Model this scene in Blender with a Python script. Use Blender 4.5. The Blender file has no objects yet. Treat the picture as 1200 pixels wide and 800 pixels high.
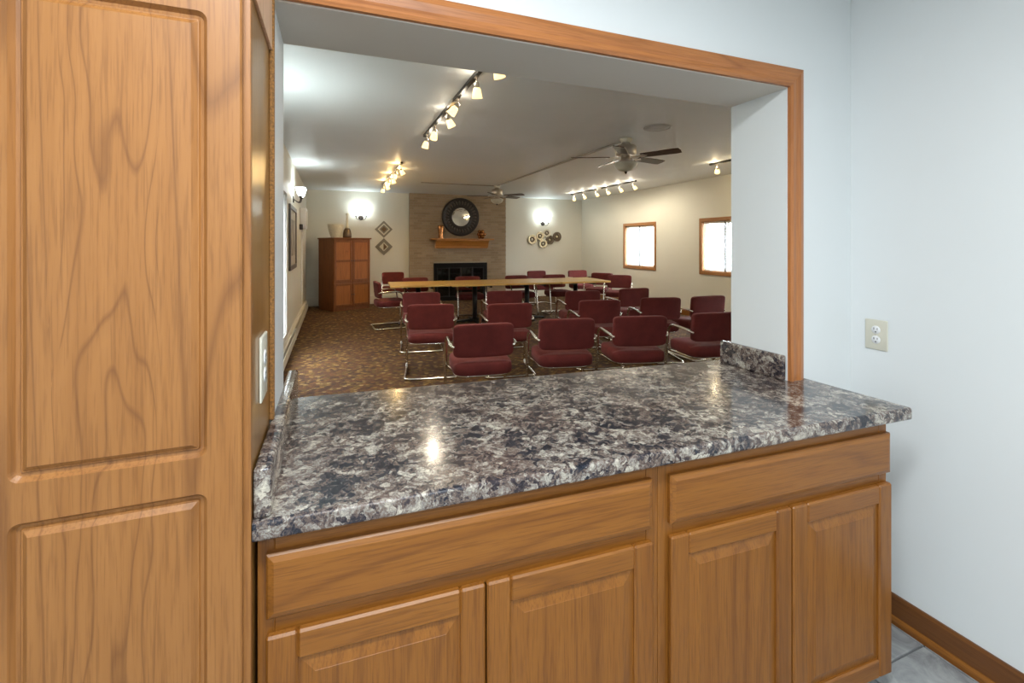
import bpy, bmesh, math, random
from mathutils import Vector, Matrix

random.seed(7)
PI = math.pi
SC = bpy.context.scene
COL = SC.collection

# ------------------------------------------------------------------ camera
cam_d = bpy.data.cameras.new('camera')
cam_d.sensor_width = 36.0
cam_d.lens = 540.0 / 1200.0 * 36.0
cam_d.shift_y = -114.0 / 1200.0
cam_d.clip_start = 0.05
cam = bpy.data.objects.new('camera', cam_d)
cam.location = (0, 0, 1.458)
cam.rotation_euler = (PI / 2, 0, math.radians(-21.25))
COL.objects.link(cam)
SC.camera = cam

# ------------------------------------------------------------------ world, exposure
world = bpy.data.worlds.new('world')
SC.world = world
world.use_nodes = True
wb = world.node_tree.nodes['Background']
wb.inputs[0].default_value = (0.86, 0.93, 1.0, 1)
wb.inputs[1].default_value = 30.0
vs = SC.view_settings
vs.view_transform = 'Standard'
vs.look = 'None'
vs.exposure = 0.0
vs.gamma = 1.0
vs.use_curve_mapping = False


def light(name, kind, loc, watts, color=(1, 1, 1), size=0.05, rot=(0, 0, 0), size_y=None, spot=None, blend=0.5, parent=None):
    d = bpy.data.lights.new(name, kind)
    d.energy = watts
    d.color = color
    if kind == 'AREA':
        d.size = size
        if size_y:
            d.shape = 'RECTANGLE'
            d.size_y = size_y
    else:
        d.shadow_soft_size = size
    if kind == 'SPOT':
        d.spot_size = spot
        d.spot_blend = blend
    o = bpy.data.objects.new(name, d)
    o.location = loc
    o.rotation_euler = rot
    o.parent = parent
    COL.objects.link(o)
    return o


# large lights: the two kitchen ceiling fixtures (their housings are built below)
KITCHEN_FIXTURES = [(0.10, 0.10), (0.10, -1.35)]
for fx, fy in KITCHEN_FIXTURES:
    light('kitchen_fixture_light', 'AREA', (fx, fy, 2.535), 44, (0.93, 0.98, 1.0), 1.15, (0, 0, 0), 0.28)

# ------------------------------------------------------------------ materials
MATS = {}


class NT:
    def __init__(self, name):
        self.m = bpy.data.materials.new(name)
        self.m.use_nodes = True
        self.t = self.m.node_tree
        self.b = self.t.nodes['Principled BSDF']

    def n(self, typ, **kw):
        nd = self.t.nodes.new(typ)
        for k, v in kw.items():
            if hasattr(nd, k):
                setattr(nd, k, v)
            else:
                nd.inputs[k.replace('_', ' ')].default_value = v
        return nd

    def l(self, a, b):
        self.t.links.new(a, b)

    def ramp(self, fac, stops, interp='LINEAR'):
        r = self.t.nodes.new('ShaderNodeValToRGB')
        r.color_ramp.interpolation = interp
        e = r.color_ramp.elements
        while len(e) < len(stops):
            e.new(0.5)
        for i, (p, c) in enumerate(stops):
            e[i].position = p
            e[i].color = (*c, 1) if len(c) == 3 else c
        self.l(fac, r.inputs[0])
        return r.outputs[0]

    def mix(self, fac, a, b, mode='MIX'):
        m = self.t.nodes.new('ShaderNodeMix')
        m.data_type = 'RGBA'
        m.blend_type = mode
        for val, sock in ((fac, m.inputs[0]), (a, m.inputs[6]), (b, m.inputs[7])):
            if hasattr(val, 'links'):
                self.l(val, sock)
            elif isinstance(val, tuple):
                sock.default_value = (*val, 1)
            else:
                sock.default_value = val
        return m.outputs[2]

    def math(self, op, a, b=0.0):
        m = self.t.nodes.new('ShaderNodeMath')
        m.operation = op
        for val, sock in ((a, m.inputs[0]), (b, m.inputs[1])):
            if hasattr(val, 'links'):
                self.l(val, sock)
            else:
                sock.default_value = val
        return m.outputs[0]

    def coords(self, scale=(1, 1, 1), offset_random=False):
        tc = self.t.nodes.new('ShaderNodeTexCoord')
        mp = self.t.nodes.new('ShaderNodeMapping')
        mp.inputs['Scale'].default_value = scale
        src = tc.outputs['Object']
        if offset_random:
            oi = self.t.nodes.new('ShaderNodeObjectInfo')
            mul = self.t.nodes.new('ShaderNodeVectorMath')
            mul.operation = 'SCALE'
            cmb = self.t.nodes.new('ShaderNodeCombineXYZ')
            for i in range(3):
                self.l(oi.outputs['Random'], cmb.inputs[i])
            self.l(cmb.outputs[0], mul.inputs[0])
            mul.inputs['Scale'].default_value = 7.3
            add = self.t.nodes.new('ShaderNodeVectorMath')
            add.operation = 'ADD'
            self.l(src, add.inputs[0])
            self.l(mul.outputs[0], add.inputs[1])
            src = add.outputs[0]
        self.l(src, mp.inputs[0])
        return mp.outputs[0]

    def noise(self, vec, scale, detail=4, rough=0.55, dist=0.0):
        n = self.n('ShaderNodeTexNoise', Scale=scale, Detail=detail, Roughness=rough, Distortion=dist)
        self.l(vec, n.inputs['Vector'])
        return n.outputs[0]

    def bump(self, h, strength=0.2, dist=0.01):
        b = self.n('ShaderNodeBump', Strength=strength, Distance=dist)
        self.l(h, b.inputs['Height'])
        self.l(b.outputs[0], self.b.inputs['Normal'])

    def color(self, c):
        if hasattr(c, 'links'):
            self.l(c, self.b.inputs['Base Color'])
        else:
            self.b.inputs['Base Color'].default_value = (*c, 1)

    def set(self, **kw):
        for k, v in kw.items():
            k = k.replace('_', ' ')
            self.b.inputs[k].default_value = (*v, 1) if isinstance(v, tuple) else v


def plain(name, col, rough=0.5, metal=0.0, noise=0.0, nscale=20, **kw):
    t = NT(name)
    if noise:
        v = t.coords()
        f = t.noise(v, nscale)
        t.color(t.ramp(f, [(0.3, tuple(c * (1 - noise) for c in col)), (0.7, tuple(min(1, c * (1 + noise)) for c in col))]))
    else:
        t.color(col)
    t.set(Roughness=rough, Metallic=metal, **kw)
    MATS[name] = t.m
    return t.m


def glow(name, col, strength, base=(0.8, 0.8, 0.8)):
    t = NT(name)
    t.color(base)
    t.set(Roughness=0.4, Emission_Color=col, Emission_Strength=strength)
    MATS[name] = t.m


def wood(name, axis, light_c, mid_c, dark_c, rough=0.35, freq=7.0, coat=0.15, across=7.0, along=0.55, line=0.45, pore=0.35, bumpy=0.06, cathedral=None):
    """oak: contour bands of a stretched noise make the cathedral figure, fine streaks the pores"""
    t = NT(name)
    sc = [across] * 3
    sc[axis] = along
    v = t.coords(tuple(sc), True)
    big = t.noise(v, 1.0, 1.2, 0.4, 0.0)
    band = t.math('FRACT', t.math('MULTIPLY', big, freq))
    if cathedral:
        x0, half = cathedral
        sp = t.t.nodes.new('ShaderNodeSeparateXYZ')
        t.l(t.coords(), sp.inputs[0])
        dx = t.math('DIVIDE', t.math('SUBTRACT', sp.outputs[0], x0), half)
        arch = t.math('ADD', t.math('MULTIPLY', t.math('POWER', t.math('ABSOLUTE', dx), 2.0), 3.4), t.math('MULTIPLY', t.noise(t.coords((7.0, 7.0, 1.5)), 1.0, 2, 0.5), 9.0))
        arch = t.math('FRACT', t.math('ADD', arch, t.math('MULTIPLY', sp.outputs[2], 0.8)))
        inside = t.ramp(t.math('ABSOLUTE', dx), [(0.75, (1, 1, 1)), (1.0, (0, 0, 0))])
        mixn = t.t.nodes.new('ShaderNodeMix')
        t.l(inside, mixn.inputs[0])
        t.l(band, mixn.inputs[2])
        t.l(arch, mixn.inputs[3])
        band = mixn.outputs[0]
    figure = t.ramp(band, [(0.0, (line,) * 3), (0.10, (0.9,) * 3), (0.55, (1,) * 3), (0.9, (0.85,) * 3), (1.0, (line,) * 3)])
    sc2 = [260.0] * 3
    sc2[axis] = 9.0
    v2 = t.coords(tuple(sc2), True)
    fine = t.noise(v2, 1.0, 3, 0.6)
    sc3 = [34.0] * 3
    sc3[axis] = 1.2
    med = t.noise(t.coords(tuple(sc3), True), 1.0, 3, 0.55)
    base = t.ramp(med, [(0.25, mid_c), (0.55, light_c), (0.8, mid_c)])
    c = t.mix(t.math('MULTIPLY', t.math('SUBTRACT', 1.0, figure), 0.9), base, dark_c)
    pores = t.ramp(fine, [(0.36, (1, 1, 1)), (0.52, (0, 0, 0))])
    c = t.mix(t.math('MULTIPLY', pores, pore), c, dark_c)
    t.color(c)
    t.set(Roughness=rough, Coat_Weight=coat, Coat_Roughness=0.18)
    t.bump(fine, bumpy, 0.002)
    MATS[name] = t.m


OAK = ((0.290, 0.108, 0.0145), (0.235, 0.081, 0.009), (0.115, 0.034, 0.0035))
for ax, nm in enumerate(('oak_x', 'oak_y', 'oak_z')):
    wood(nm, ax, *OAK, rough=0.4, coat=0.08, pore=0.45, freq=9.0, across=5.0, along=0.3, line=0.5)
wood('pantry_oak', 2, (0.345, 0.148, 0.040), (0.29, 0.117, 0.028), (0.145, 0.052, 0.012), rough=0.42, freq=15.0, across=4.4, along=0.3, coat=0.05, line=0.3, pore=0.38, cathedral=(-0.352, 0.085))
wood('pantry_side', 2, (0.33, 0.165, 0.038), (0.28, 0.13, 0.028), (0.16, 0.065, 0.013), rough=0.28, coat=0.35, line=0.7)
wood('casing_oak_z', 2, (0.50, 0.19, 0.055), (0.41, 0.145, 0.038), (0.22, 0.065, 0.015), rough=0.38)
wood('casing_oak_x', 0, (0.50, 0.19, 0.055), (0.41, 0.145, 0.038), (0.22, 0.065, 0.015), rough=0.38)
for ax, nm in ((1, 'window_oak_y'), (2, 'window_oak_z')):
    wood(nm, ax, (0.42, 0.20, 0.07), (0.35, 0.155, 0.05), (0.2, 0.075, 0.02), rough=0.45)
wood('lit_side_oak', 2, (0.80, 0.53, 0.34), (0.70, 0.43, 0.27), (0.42, 0.21, 0.10), rough=0.5)  # pale oak: light on the upper pantry side put into the colour
wood('base_oak_dark', 1, (0.17, 0.062, 0.014), (0.13, 0.045, 0.009), (0.06, 0.018, 0.004), rough=0.4)
wood('cherry', 2, (0.21, 0.068, 0.013), (0.17, 0.052, 0.009), (0.085, 0.022, 0.004), rough=0.6, coat=0.0)
wood('mantel_oak', 0, (0.50, 0.21, 0.045), (0.40, 0.15, 0.03), (0.2, 0.07, 0.015), rough=0.35)
wood('table_maple', 0, (0.70, 0.45, 0.14), (0.60, 0.36, 0.10), (0.40, 0.21, 0.05), rough=0.3, line=0.7, pore=0.15, coat=0.3)
wood('blade_wood', 0, (0.045, 0.014, 0.010), (0.03, 0.009, 0.007), (0.014, 0.005, 0.004), rough=0.3)


def wallpaint(name, col, rough=0.55, bump=0.05, scale=160):
    t = NT(name)
    v = t.coords()
    f = t.noise(v, 1.3, 3)
    t.color(t.ramp(f, [(0.3, tuple(c * 0.97 for c in col)), (0.7, col)]))
    t.set(Roughness=rough)
    t.bump(t.noise(v, scale, 2), bump, 0.003)
    MATS[name] = t.m


wallpaint('kitchen_paint', (0.80, 0.835, 0.845), 0.45)
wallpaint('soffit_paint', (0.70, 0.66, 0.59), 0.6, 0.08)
wallpaint('room_paint', (0.76, 0.745, 0.66), 0.5)
wallpaint('room_ceiling_paint', (0.79, 0.83, 0.85), 0.55, 0.25, 45)
plain('white_paint', (0.8, 0.8, 0.78), 0.4)
plain('heater_white', (0.72, 0.69, 0.60), 0.4)
plain('ivory_plastic', (0.66, 0.64, 0.54), 0.35)
plain('white_plastic', (0.82, 0.83, 0.84), 0.3)
plain('slot_dark', (0.02, 0.02, 0.02), 0.6)
plain('chrome', (0.74, 0.72, 0.68), 0.14, 1.0)
plain('nickel', (0.60, 0.55, 0.49), 0.28, 1.0)
plain('dark_bronze', (0.06, 0.05, 0.045), 0.35, 0.8)
plain('black_metal', (0.012, 0.012, 0.013), 0.4, 0.3)
plain('black_enamel', (0.006, 0.006, 0.007), 0.5, Specular_IOR_Level=0.15)
plain('dark_glass', (0.006, 0.007, 0.008), 0.05)
plain('mirror_silver', (0.9, 0.9, 0.9), 0.02, 1.0)
plain('carved_dark', (0.022, 0.017, 0.015), 0.45, 0.0, 0.5, 60)
plain('bead_brown', (0.085, 0.068, 0.055), 0.35, 0.3)
plain('copper', (0.46, 0.20, 0.075), 0.25, 1.0, 0.6, 45)
plain('bowl_cream', (0.66, 0.63, 0.53), 0.6, 0.0, 0.12, 40)
plain('mosaic_dark', (0.16, 0.11, 0.07), 0.25, 0.5, 0.6, 55)
plain('plaque_grey', (0.24, 0.22, 0.18), 0.55, 0.2, 0.25, 50)
plain('plaque_brown', (0.16, 0.10, 0.055), 0.5, 0.3, 0.3, 60)
plain('disc_gold', (0.62, 0.54, 0.36), 0.38, 0.7, 0.3, 30)
plain('disc_bronze', (0.15, 0.115, 0.08), 0.4, 0.6, 0.3, 30)
plain('disc_pale', (0.66, 0.62, 0.5), 0.35, 0.4)
plain('bowl_glass', (0.50, 0.49, 0.40), 0.3, 0.0, 0.12, 14)
plain('mortar', (0.36, 0.30, 0.225), 0.9)
plain('grout', (0.16, 0.165, 0.17), 0.9, 0.0, 0.2, 60)
plain('picture_art', (0.30, 0.27, 0.22), 0.5, 0.0, 0.7, 4)
plain('picture_frame', (0.09, 0.075, 0.06), 0.4)
plain('picture_mat', (0.55, 0.52, 0.46), 0.6)
plain('slat_white', (0.80, 0.80, 0.78), 0.45)
plain('mullion_grey', (0.20, 0.20, 0.20), 0.5)
plain('raceway_beige', (0.36, 0.345, 0.31), 0.5)
plain('grille_grey', (0.55, 0.55, 0.55), 0.6)
plain('rail_black', (0.018, 0.017, 0.016), 0.35, 0.4)
plain('rough_edge', (0.26, 0.12, 0.03), 0.8, 0.0, 0.55, 180)
glow('warm_shade', (1.0, 0.66, 0.27), 2.2, (0.8, 0.7, 0.5))
glow('warm_shade_soft', (1.0, 0.78, 0.45), 2.2, (0.8, 0.75, 0.6))
glow('white_shade', (0.90, 1.0, 1.0), 10.0)
glow('fixture_lens', (0.92, 0.98, 1.0), 5.0)

t = NT('window_glass')
t.color((0.9, 0.95, 0.95))
t.set(Roughness=0.0, Transmission_Weight=1.0, IOR=1.0, Alpha=0.25)
MATS['window_glass'] = t.m

# fabric
t = NT('maroon_fabric')
v = t.coords((1, 1, 1), True)
f1 = t.noise(v, 9, 3)
t.color(t.ramp(f1, [(0.25, (0.092, 0.0085, 0.008)), (0.75, (0.145, 0.017, 0.014))]))
t.set(Roughness=0.85, Sheen_Weight=0.04, Sheen_Roughness=0.4, Sheen_Tint=(0.9, 0.45, 0.45))
t.bump(t.noise(v, 420, 2), 0.15, 0.002)
MATS['maroon_fabric'] = t.m

# brick
t = NT('tan_brick')
g = t.t.nodes.new('ShaderNodeNewGeometry')
v = t.coords()
c = t.ramp(g.outputs['Random Per Island'], [(0.0, (0.29, 0.205, 0.125)), (0.5, (0.37, 0.27, 0.17)), (1.0, (0.45, 0.335, 0.22))])
c = t.mix(0.35, c, t.ramp(t.noise(v, 40, 4), [(0.3, (0.20, 0.145, 0.085)), (0.7, (0.42, 0.325, 0.20))]))
t.color(c)
t.set(Roughness=0.85)
t.bump(t.noise(v, 90, 3), 0.3, 0.004)
MATS['tan_brick'] = t.m

# carpet: small rows of diamond flecks in gold, rust and green on dark brown
t = NT('carpet')
v = t.coords()
rot = t.t.nodes.new('ShaderNodeMapping')
rot.inputs['Rotation'].default_value = (0, 0, PI / 4)
t.l(v, rot.inputs[0])
vo = t.n('ShaderNodeTexVoronoi', Scale=22.0, Randomness=0.45)
vo.feature = 'F1'
vo.distance = 'MANHATTAN'
t.l(rot.outputs[0], vo.inputs['Vector'])
sep = t.t.nodes.new('ShaderNodeSeparateColor')
t.l(vo.outputs['Color'], sep.inputs[0])
cell = t.ramp(sep.outputs[0], [(0.0, (0.045, 0.022, 0.014)), (0.2, (0.13, 0.055, 0.022)), (0.42, (0.26, 0.105, 0.032)),
                               (0.58, (0.20, 0.135, 0.035)), (0.72, (0.40, 0.235, 0.065)), (0.90, (0.62, 0.43, 0.18))], 'CONSTANT')
edge = t.ramp(vo.outputs['Distance'], [(0.45, (0, 0, 0)), (0.7, (1, 1, 1))])
c = t.mix(t.math('MULTIPLY', edge, 0.6), cell, (0.07, 0.035, 0.016))
c = t.mix(0.35, c, t.ramp(t.noise(v, 240, 2), [(0.35, (0.06, 0.03, 0.016)), (0.7, (0.32, 0.19, 0.075))]))
c = t.mix(t.math('MULTIPLY', t.ramp(t.noise(v, 2.2, 2), [(0.4, (0, 0, 0)), (0.65, (1, 1, 1))]), 0.35), c, (0.14, 0.06, 0.035))
t.color(c)
c2 = t.n('ShaderNodeBrightContrast', Bright=-0.02, Contrast=0.0)
t.l(t.mix(1.0, c, (0.60, 0.59, 0.54), 'MULTIPLY'), c2.inputs[0])
t.color(c2.outputs[0])
t.set(Roughness=0.95)
t.bump(t.noise(v, 500, 2), 0.3, 0.004)
MATS['carpet'] = t.m

# granite-look laminate
t = NT('granite_laminate')
v = t.coords((1, 1, 1))
warp = t.n('ShaderNodeTexNoise', Scale=18.0, Detail=5.0, Roughness=0.6)
t.l(v, warp.inputs['Vector'])
vm = t.t.nodes.new('ShaderNodeVectorMath')
vm.operation = 'MULTIPLY_ADD'
t.l(warp.outputs['Color'], vm.inputs[0])
vm.inputs[1].default_value = (0.06, 0.06, 0.06)
t.l(v, vm.inputs[2])
wv = vm.outputs[0]
vo = t.n('ShaderNodeTexVoronoi', Scale=72.0)
t.l(wv, vo.inputs['Vector'])
sep = t.t.nodes.new('ShaderNodeSeparateColor')
t.l(vo.outputs['Color'], sep.inputs[0])
big = t.noise(wv, 10.0, 6, 0.68)
val = t.math('ADD', t.math('MULTIPLY', sep.outputs[0], 0.46), t.math('MULTIPLY', t.math('SUBTRACT', big, 0.5), 2.0))
val = t.math('ADD', val, t.math('MULTIPLY', t.math('SUBTRACT', t.noise(wv, 150, 5, 0.75), 0.5), 1.5))
val = t.math('ADD', val, 0.12)
c = t.ramp(val, [(0.0, (0.008, 0.011, 0.020)), (0.16, (0.024, 0.028, 0.042)), (0.28, (0.105, 0.080, 0.072)), (0.40, (0.18, 0.135, 0.11)),
                 (0.52, (0.26, 0.25, 0.235)), (0.66, (0.42, 0.39, 0.33)), (0.85, (0.64, 0.60, 0.50))])
br = t.ramp(t.noise(wv, 5.0, 3), [(0.48, (0, 0, 0)), (0.64, (1, 1, 1))])
c = t.mix(t.math('MULTIPLY', br, 0.45), c, t.mix(0.5, c, (0.16, 0.085, 0.06)))
t.color(c)
t.set(Roughness=0.16, Coat_Weight=0.25, Coat_Roughness=0.08)
MATS['granite_laminate'] = t.m

# slate-look floor tile
t = NT('slate_tile')
v = t.coords((1, 1, 1), True)
a = t.noise(v, 7, 6, 0.65, 1.2)
c = t.ramp(a, [(0.28, (0.15, 0.155, 0.16)), (0.5, (0.30, 0.31, 0.315)), (0.72, (0.46, 0.47, 0.465))])
t.color(c)
t.set(Roughness=0.4)
t.bump(a, 0.15, 0.004)
MATS['slate_tile'] = t.m


# ------------------------------------------------------------------ mesh helpers
class MB:
    def __init__(self):
        self.v = []
        self.f = []
        self.smooth = []

    def add(self, verts, faces, smooth=False, M=None):
        o = len(self.v)
        if M is not None:
            verts = [tuple(M @ Vector(p)) for p in verts]
        self.v += [tuple(p) for p in verts]
        self.f += [tuple(i + o for i in f) for f in faces]
        self.smooth += [smooth] * len(faces)
        return self

    def box(self, x0, x1, y0, y1, z0, z1, bevel=0.0, M=None, seg=1):
        if bevel <= 0:
            vs_ = [(x, y, z) for x in (x0, x1) for y in (y0, y1) for z in (z0, z1)]
            fs = [(0, 1, 3, 2), (4, 6, 7, 5), (0, 4, 5, 1), (2, 3, 7, 6), (0, 2, 6, 4), (1, 5, 7, 3)]
            return self.add(vs_, fs, False, M)
        bm = bmesh.new()
        bmesh.ops.create_cube(bm, size=1)
        for p in bm.verts:
            p.co = ((x0 + x1) / 2 + p.co.x * (x1 - x0), (y0 + y1) / 2 + p.co.y * (y1 - y0), (z0 + z1) / 2 + p.co.z * (z1 - z0))
        bmesh.ops.bevel(bm, geom=bm.edges[:], offset=bevel, segments=seg, profile=0.5, affect='EDGES')
        bm.verts.index_update()
        vs_ = [tuple(p.co) for p in bm.verts]
        fs = [tuple(p.index for p in f.verts) for f in bm.faces]
        bm.free()
        return self.add(vs_, fs, seg > 1, M)

    def lathe(self, prof, seg=24, M=None, smooth=True):
        """profile [(r, z)] about z"""
        vs_, fs = [], []
        n = len(prof)
        for i in range(seg):
            a = 2 * PI * i / seg
            vs_ += [(r * math.cos(a), r * math.sin(a), z) for r, z in prof]
        for i in range(seg):
            j = (i + 1) % seg
            for k in range(n - 1):
                fs.append((i * n + k, j * n + k, j * n + k + 1, i * n + k + 1))
        if prof[0][0] > 1e-6:
            fs.append(tuple(i * n for i in range(seg))[::-1])
        if prof[-1][0] > 1e-6:
            fs.append(tuple(i * n + n - 1 for i in range(seg)))
        return self.add(vs_, fs, smooth, M)

    def tube(self, path, r, seg=8, closed=False, M=None):
        P = [Vector(p) for p in path]
        n = len(P)
        vs_, fs = [], []
        up = None
        for i in range(n):
            if closed:
                tg = P[(i + 1) % n] - P[i - 1]
            else:
                tg = P[min(i + 1, n - 1)] - P[max(i - 1, 0)]
            tg.normalize()
            if up is None:
                up = Vector((0, 0, 1)) if abs(tg.z) < 0.9 else Vector((1, 0, 0))
            up = up - tg * up.dot(tg)
            if up.length < 1e-4:
                up = tg.orthogonal()
            up.normalize()
            sd = tg.cross(up)
            rr = r[i] if isinstance(r, (list, tuple)) else r
            for k in range(seg):
                a = 2 * PI * k / seg
                vs_.append(tuple(P[i] + (up * math.cos(a) + sd * math.sin(a)) * rr))
        m = n if closed else n - 1
        for i in range(m):
            j = (i + 1) % n
            for k in range(seg):
                l = (k + 1) % seg
                fs.append((i * seg + k, i * seg + l, j * seg + l, j * seg + k))
        if not closed:
            fs.append(tuple(range(seg))[::-1])
            fs.append(tuple((n - 1) * seg + k for k in range(seg)))
        return self.add(vs_, fs, True, M)

    def pillow(self, w, d, h, e_v=0.45, e_h=0.3, nu=28, nv=12, M=None, shape=None):
        """superellipsoid cushion centred on the origin"""
        def sp(c, e):
            return math.copysign(abs(c) ** e, c)
        vs_, fs = [], []
        for j in range(nv + 1):
            ph = -PI / 2 + PI * j / nv
            for i in range(nu):
                th = 2 * PI * i / nu
                x = w / 2 * sp(math.cos(ph), e_v) * sp(math.cos(th), e_h)
                y = d / 2 * sp(math.cos(ph), e_v) * sp(math.sin(th), e_h)
                z = h / 2 * sp(math.sin(ph), e_v)
                if shape:
                    x, y, z = shape(x, y, z)
                vs_.append((x, y, z))
        for j in range(nv):
            for i in range(nu):
                k = (i + 1) % nu
                fs.append((j * nu + i, j * nu + k, (j + 1) * nu + k, (j + 1) * nu + i))
        return self.add(vs_, fs, True, M)

    def prism(self, poly, axis, a0, a1, M=None):
        """extrude a 2-d polygon along axis; 'x': poly in (y, z), 'y': (x, z), 'z': (x, y)"""
        def pt(p, a):
            return (a, p[0], p[1]) if axis == 'x' else (p[0], a, p[1]) if axis == 'y' else (p[0], p[1], a)
        n = len(poly)
        vs_ = [pt(p, a0) for p in poly] + [pt(p, a1) for p in poly]
        fs = [tuple(range(n))[::-1], tuple(range(n, 2 * n))]
        fs += [(i, (i + 1) % n, n + (i + 1) % n, n + i) for i in range(n)]
        return self.add(vs_, fs, False, M)

    def mesh(self, name, mat):
        me = bpy.data.meshes.new(name)
        me.from_pydata(self.v, [], self.f)
        bm = bmesh.new()
        bm.from_mesh(me)
        bmesh.ops.recalc_face_normals(bm, faces=bm.faces[:])
        bm.to_mesh(me)
        bm.free()
        me.polygons.foreach_set('use_smooth', self.smooth)
        me.materials.append(MATS[mat])
        me.update()
        return me

    def build(self, name, mat, parent=None, loc=(0, 0, 0), rz=0.0):
        o = bpy.data.objects.new(name, self.mesh(name, mat))
        COL.objects.link(o)
        o.location = loc
        o.rotation_euler = (0, 0, rz)
        o.parent = parent
        return o


def fillet(pts, rad, n=6, closed=False):
    P = [Vector(p) for p in pts]
    out = []
    m = len(P)
    for i in range(m):
        if not closed and i in (0, m - 1):
            out.append(P[i])
            continue
        a, b, c = P[i - 1], P[i], P[(i + 1) % m]
        r = rad[i] if isinstance(rad, (list, tuple)) else rad
        u, w = (a - b), (c - b)
        r = min(r, u.length * 0.49, w.length * 0.49)
        p0, p1 = b + u.normalized() * r, b + w.normalized() * r
        for k in range(n + 1):
            s = k / n
            out.append(p0 * (1 - s) ** 2 + b * 2 * s * (1 - s) + p1 * s * s)
    return [tuple(p) for p in out]


def thing(name, label, cat, loc=(0, 0, 0), rz=0.0, group=None):
    o = bpy.data.objects.new(name, None)
    o.empty_display_size = 0.1
    COL.objects.link(o)
    o.location = loc
    o.rotation_euler = (0, 0, rz)
    tag(o, label, cat, group)
    return o


def tag(o, label, cat, group=None):
    o['label'] = label
    o['category'] = cat
    if group:
        o['group'] = group
    return o


def struct(o, label=None):
    o['kind'] = 'structure'
    if label:
        o['label'] = label
    return o


def root(name, label=None, loc=(0, 0, 0)):
    o = bpy.data.objects.new(name, None)
    COL.objects.link(o)
    o.location = loc
    return struct(o, label)


def copy_tree(src, parent=None):
    c = src.copy()
    COL.objects.link(c)
    c.parent = parent
    for ch in list(src.children):
        copy_tree(ch, c)
    return c


# ------------------------------------------------------------------ room dimensions
XL, XR = -0.58, 6.77          # meeting room side walls
YN, YB = 1.56, 11.80          # meeting room near and back wall
ZC = 2.74
KX0, KX1 = -1.60, 2.03        # kitchen
KY0, KY1 = -2.40, 1.29
KZ = 2.60
OX0, OX1, OZ = -0.14, 1.655, 2.068   # pass-through opening
CT = 0.925                    # counter top

# ------------------------------------------------------------------ structure: meeting room
struct(MB().box(XL - 0.1, XR + 0.1, YN - 0.02, YB + 0.1, -0.06, 0.0).build('floor', 'carpet'), 'dark brown carpet with gold and rust flecks')
struct(MB().box(XL - 0.12, XR + 0.12, YN, YB + 0.12, ZC, ZC + 0.1).build('ceiling', 'room_ceiling_paint'), 'pale grey textured ceiling of the meeting room')
struct(MB().box(XL - 0.12, XR + 0.12, YB, YB + 0.12, 0, ZC).build('wall_back', 'room_paint'), 'cream wall behind the brick chimney breast')


def wall_x(name, x0, x1, y0, y1, z1, holes, mat, label):
    """a wall in the y direction with rectangular holes (ya, yb, za, zb), holes sorted by ya"""
    m = MB()
    y = y0
    for ya, yb, za, zb in holes:
        m.box(x0, x1, y, ya, 0, z1)
        m.box(x0, x1, ya, yb, 0, za)
        m.box(x0, x1, ya, yb, zb, z1)
        y = yb
    m.box(x0, x1, y, y1, 0, z1)
    return struct(m.build(name, mat), label)


WIN_R = [(2.75, 3.85, 0.93, 1.90), (5.98, 7.09, 0.93, 1.90), (8.54, 9.65, 0.93, 1.90)]
WIN_L = [(5.25, 6.70, 0.30, 2.12)]
wall_x('wall_right', XR, XR + 0.14, YN, YB, ZC, WIN_R, 'room_paint', 'cream wall with oak trimmed windows')
wall_x('wall_left', XL - 0.14, XL, YN, YB, ZC, WIN_L, 'room_paint', 'cream wall above the baseboard heater')

# the wall with the pass-through opening, its knee wall and header
struct(MB().box(OX1, XR + 0.1, KY1, YN, 0, ZC).build('wall_front', 'kitchen_paint'), 'white wall beside the pass-through opening')
struct(MB().box(KX0, OX0, KY1, YN, 0, ZC).build('wall_front_left', 'kitchen_paint'), 'white wall behind the pantry cabinet')
struct(MB().box(OX0, OX1, KY1, YN, 0, CT - 0.041).build('wall_front_knee', 'kitchen_paint'), 'knee wall under the countertop')
struct(MB().box(OX0, OX1, KY1, YN, OZ + 0.01, ZC).build('wall_front_header', 'kitchen_paint'), 'white wall above the pass-through opening')
struct(MB().box(OX0, OX1, KY1 + 0.001, YN - 0.001, OZ, OZ + 0.0099).build('trim_4', 'soffit_paint'), 'painted soffit board over the pass-through')

# ------------------------------------------------------------------ structure: kitchen
struct(MB().box(KX1, KX1 + 0.12, KY0, KY1, 0, KZ).build('wall_kitchen_right', 'kitchen_paint'), 'white kitchen wall with an outlet')
struct(MB().box(KX0 - 0.12, KX0, KY0, KY1, 0, KZ).build('wall_kitchen_left', 'kitchen_paint'))
struct(MB().box(KX0 - 0.12, KX1 + 0.12, KY0 - 0.12, KY0, 0, KZ).build('wall_kitchen_back', 'kitchen_paint'))
struct(MB().box(KX0 - 0.12, KX1 + 0.12, KY0 - 0.12, KY1, KZ, KZ + 0.1).build('ceiling_kitchen', 'white_paint'))
kf = struct(MB().box(KX0 - 0.12, KX1 + 0.12, KY0 - 0.12, KY1, -0.06, -0.006).build('floor_kitchen', 'grout'), 'grey slate-look tile floor with dark grout')
T = 0.305
tile_mesh = MB().box(-T / 2 + 0.0035, T / 2 - 0.0035, -T / 2 + 0.0035, T / 2 - 0.0035, -0.012, 0.0, 0.002).mesh('tile', 'slate_tile')
for i in range(0, 12):
    for j in range(0, 10):
        cx, cy = 2.0 - T / 2 - i * T, 1.02 + T / 2 - j * T
        if cx - T / 2 < KX0 - 0.02 or cy + T / 2 > KY1 + 0.12:
            continue
        o = bpy.data.objects.new('tile', tile_mesh)
        o.location = (cx, cy, 0)
        o.parent = kf
        COL.objects.link(o)
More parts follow.
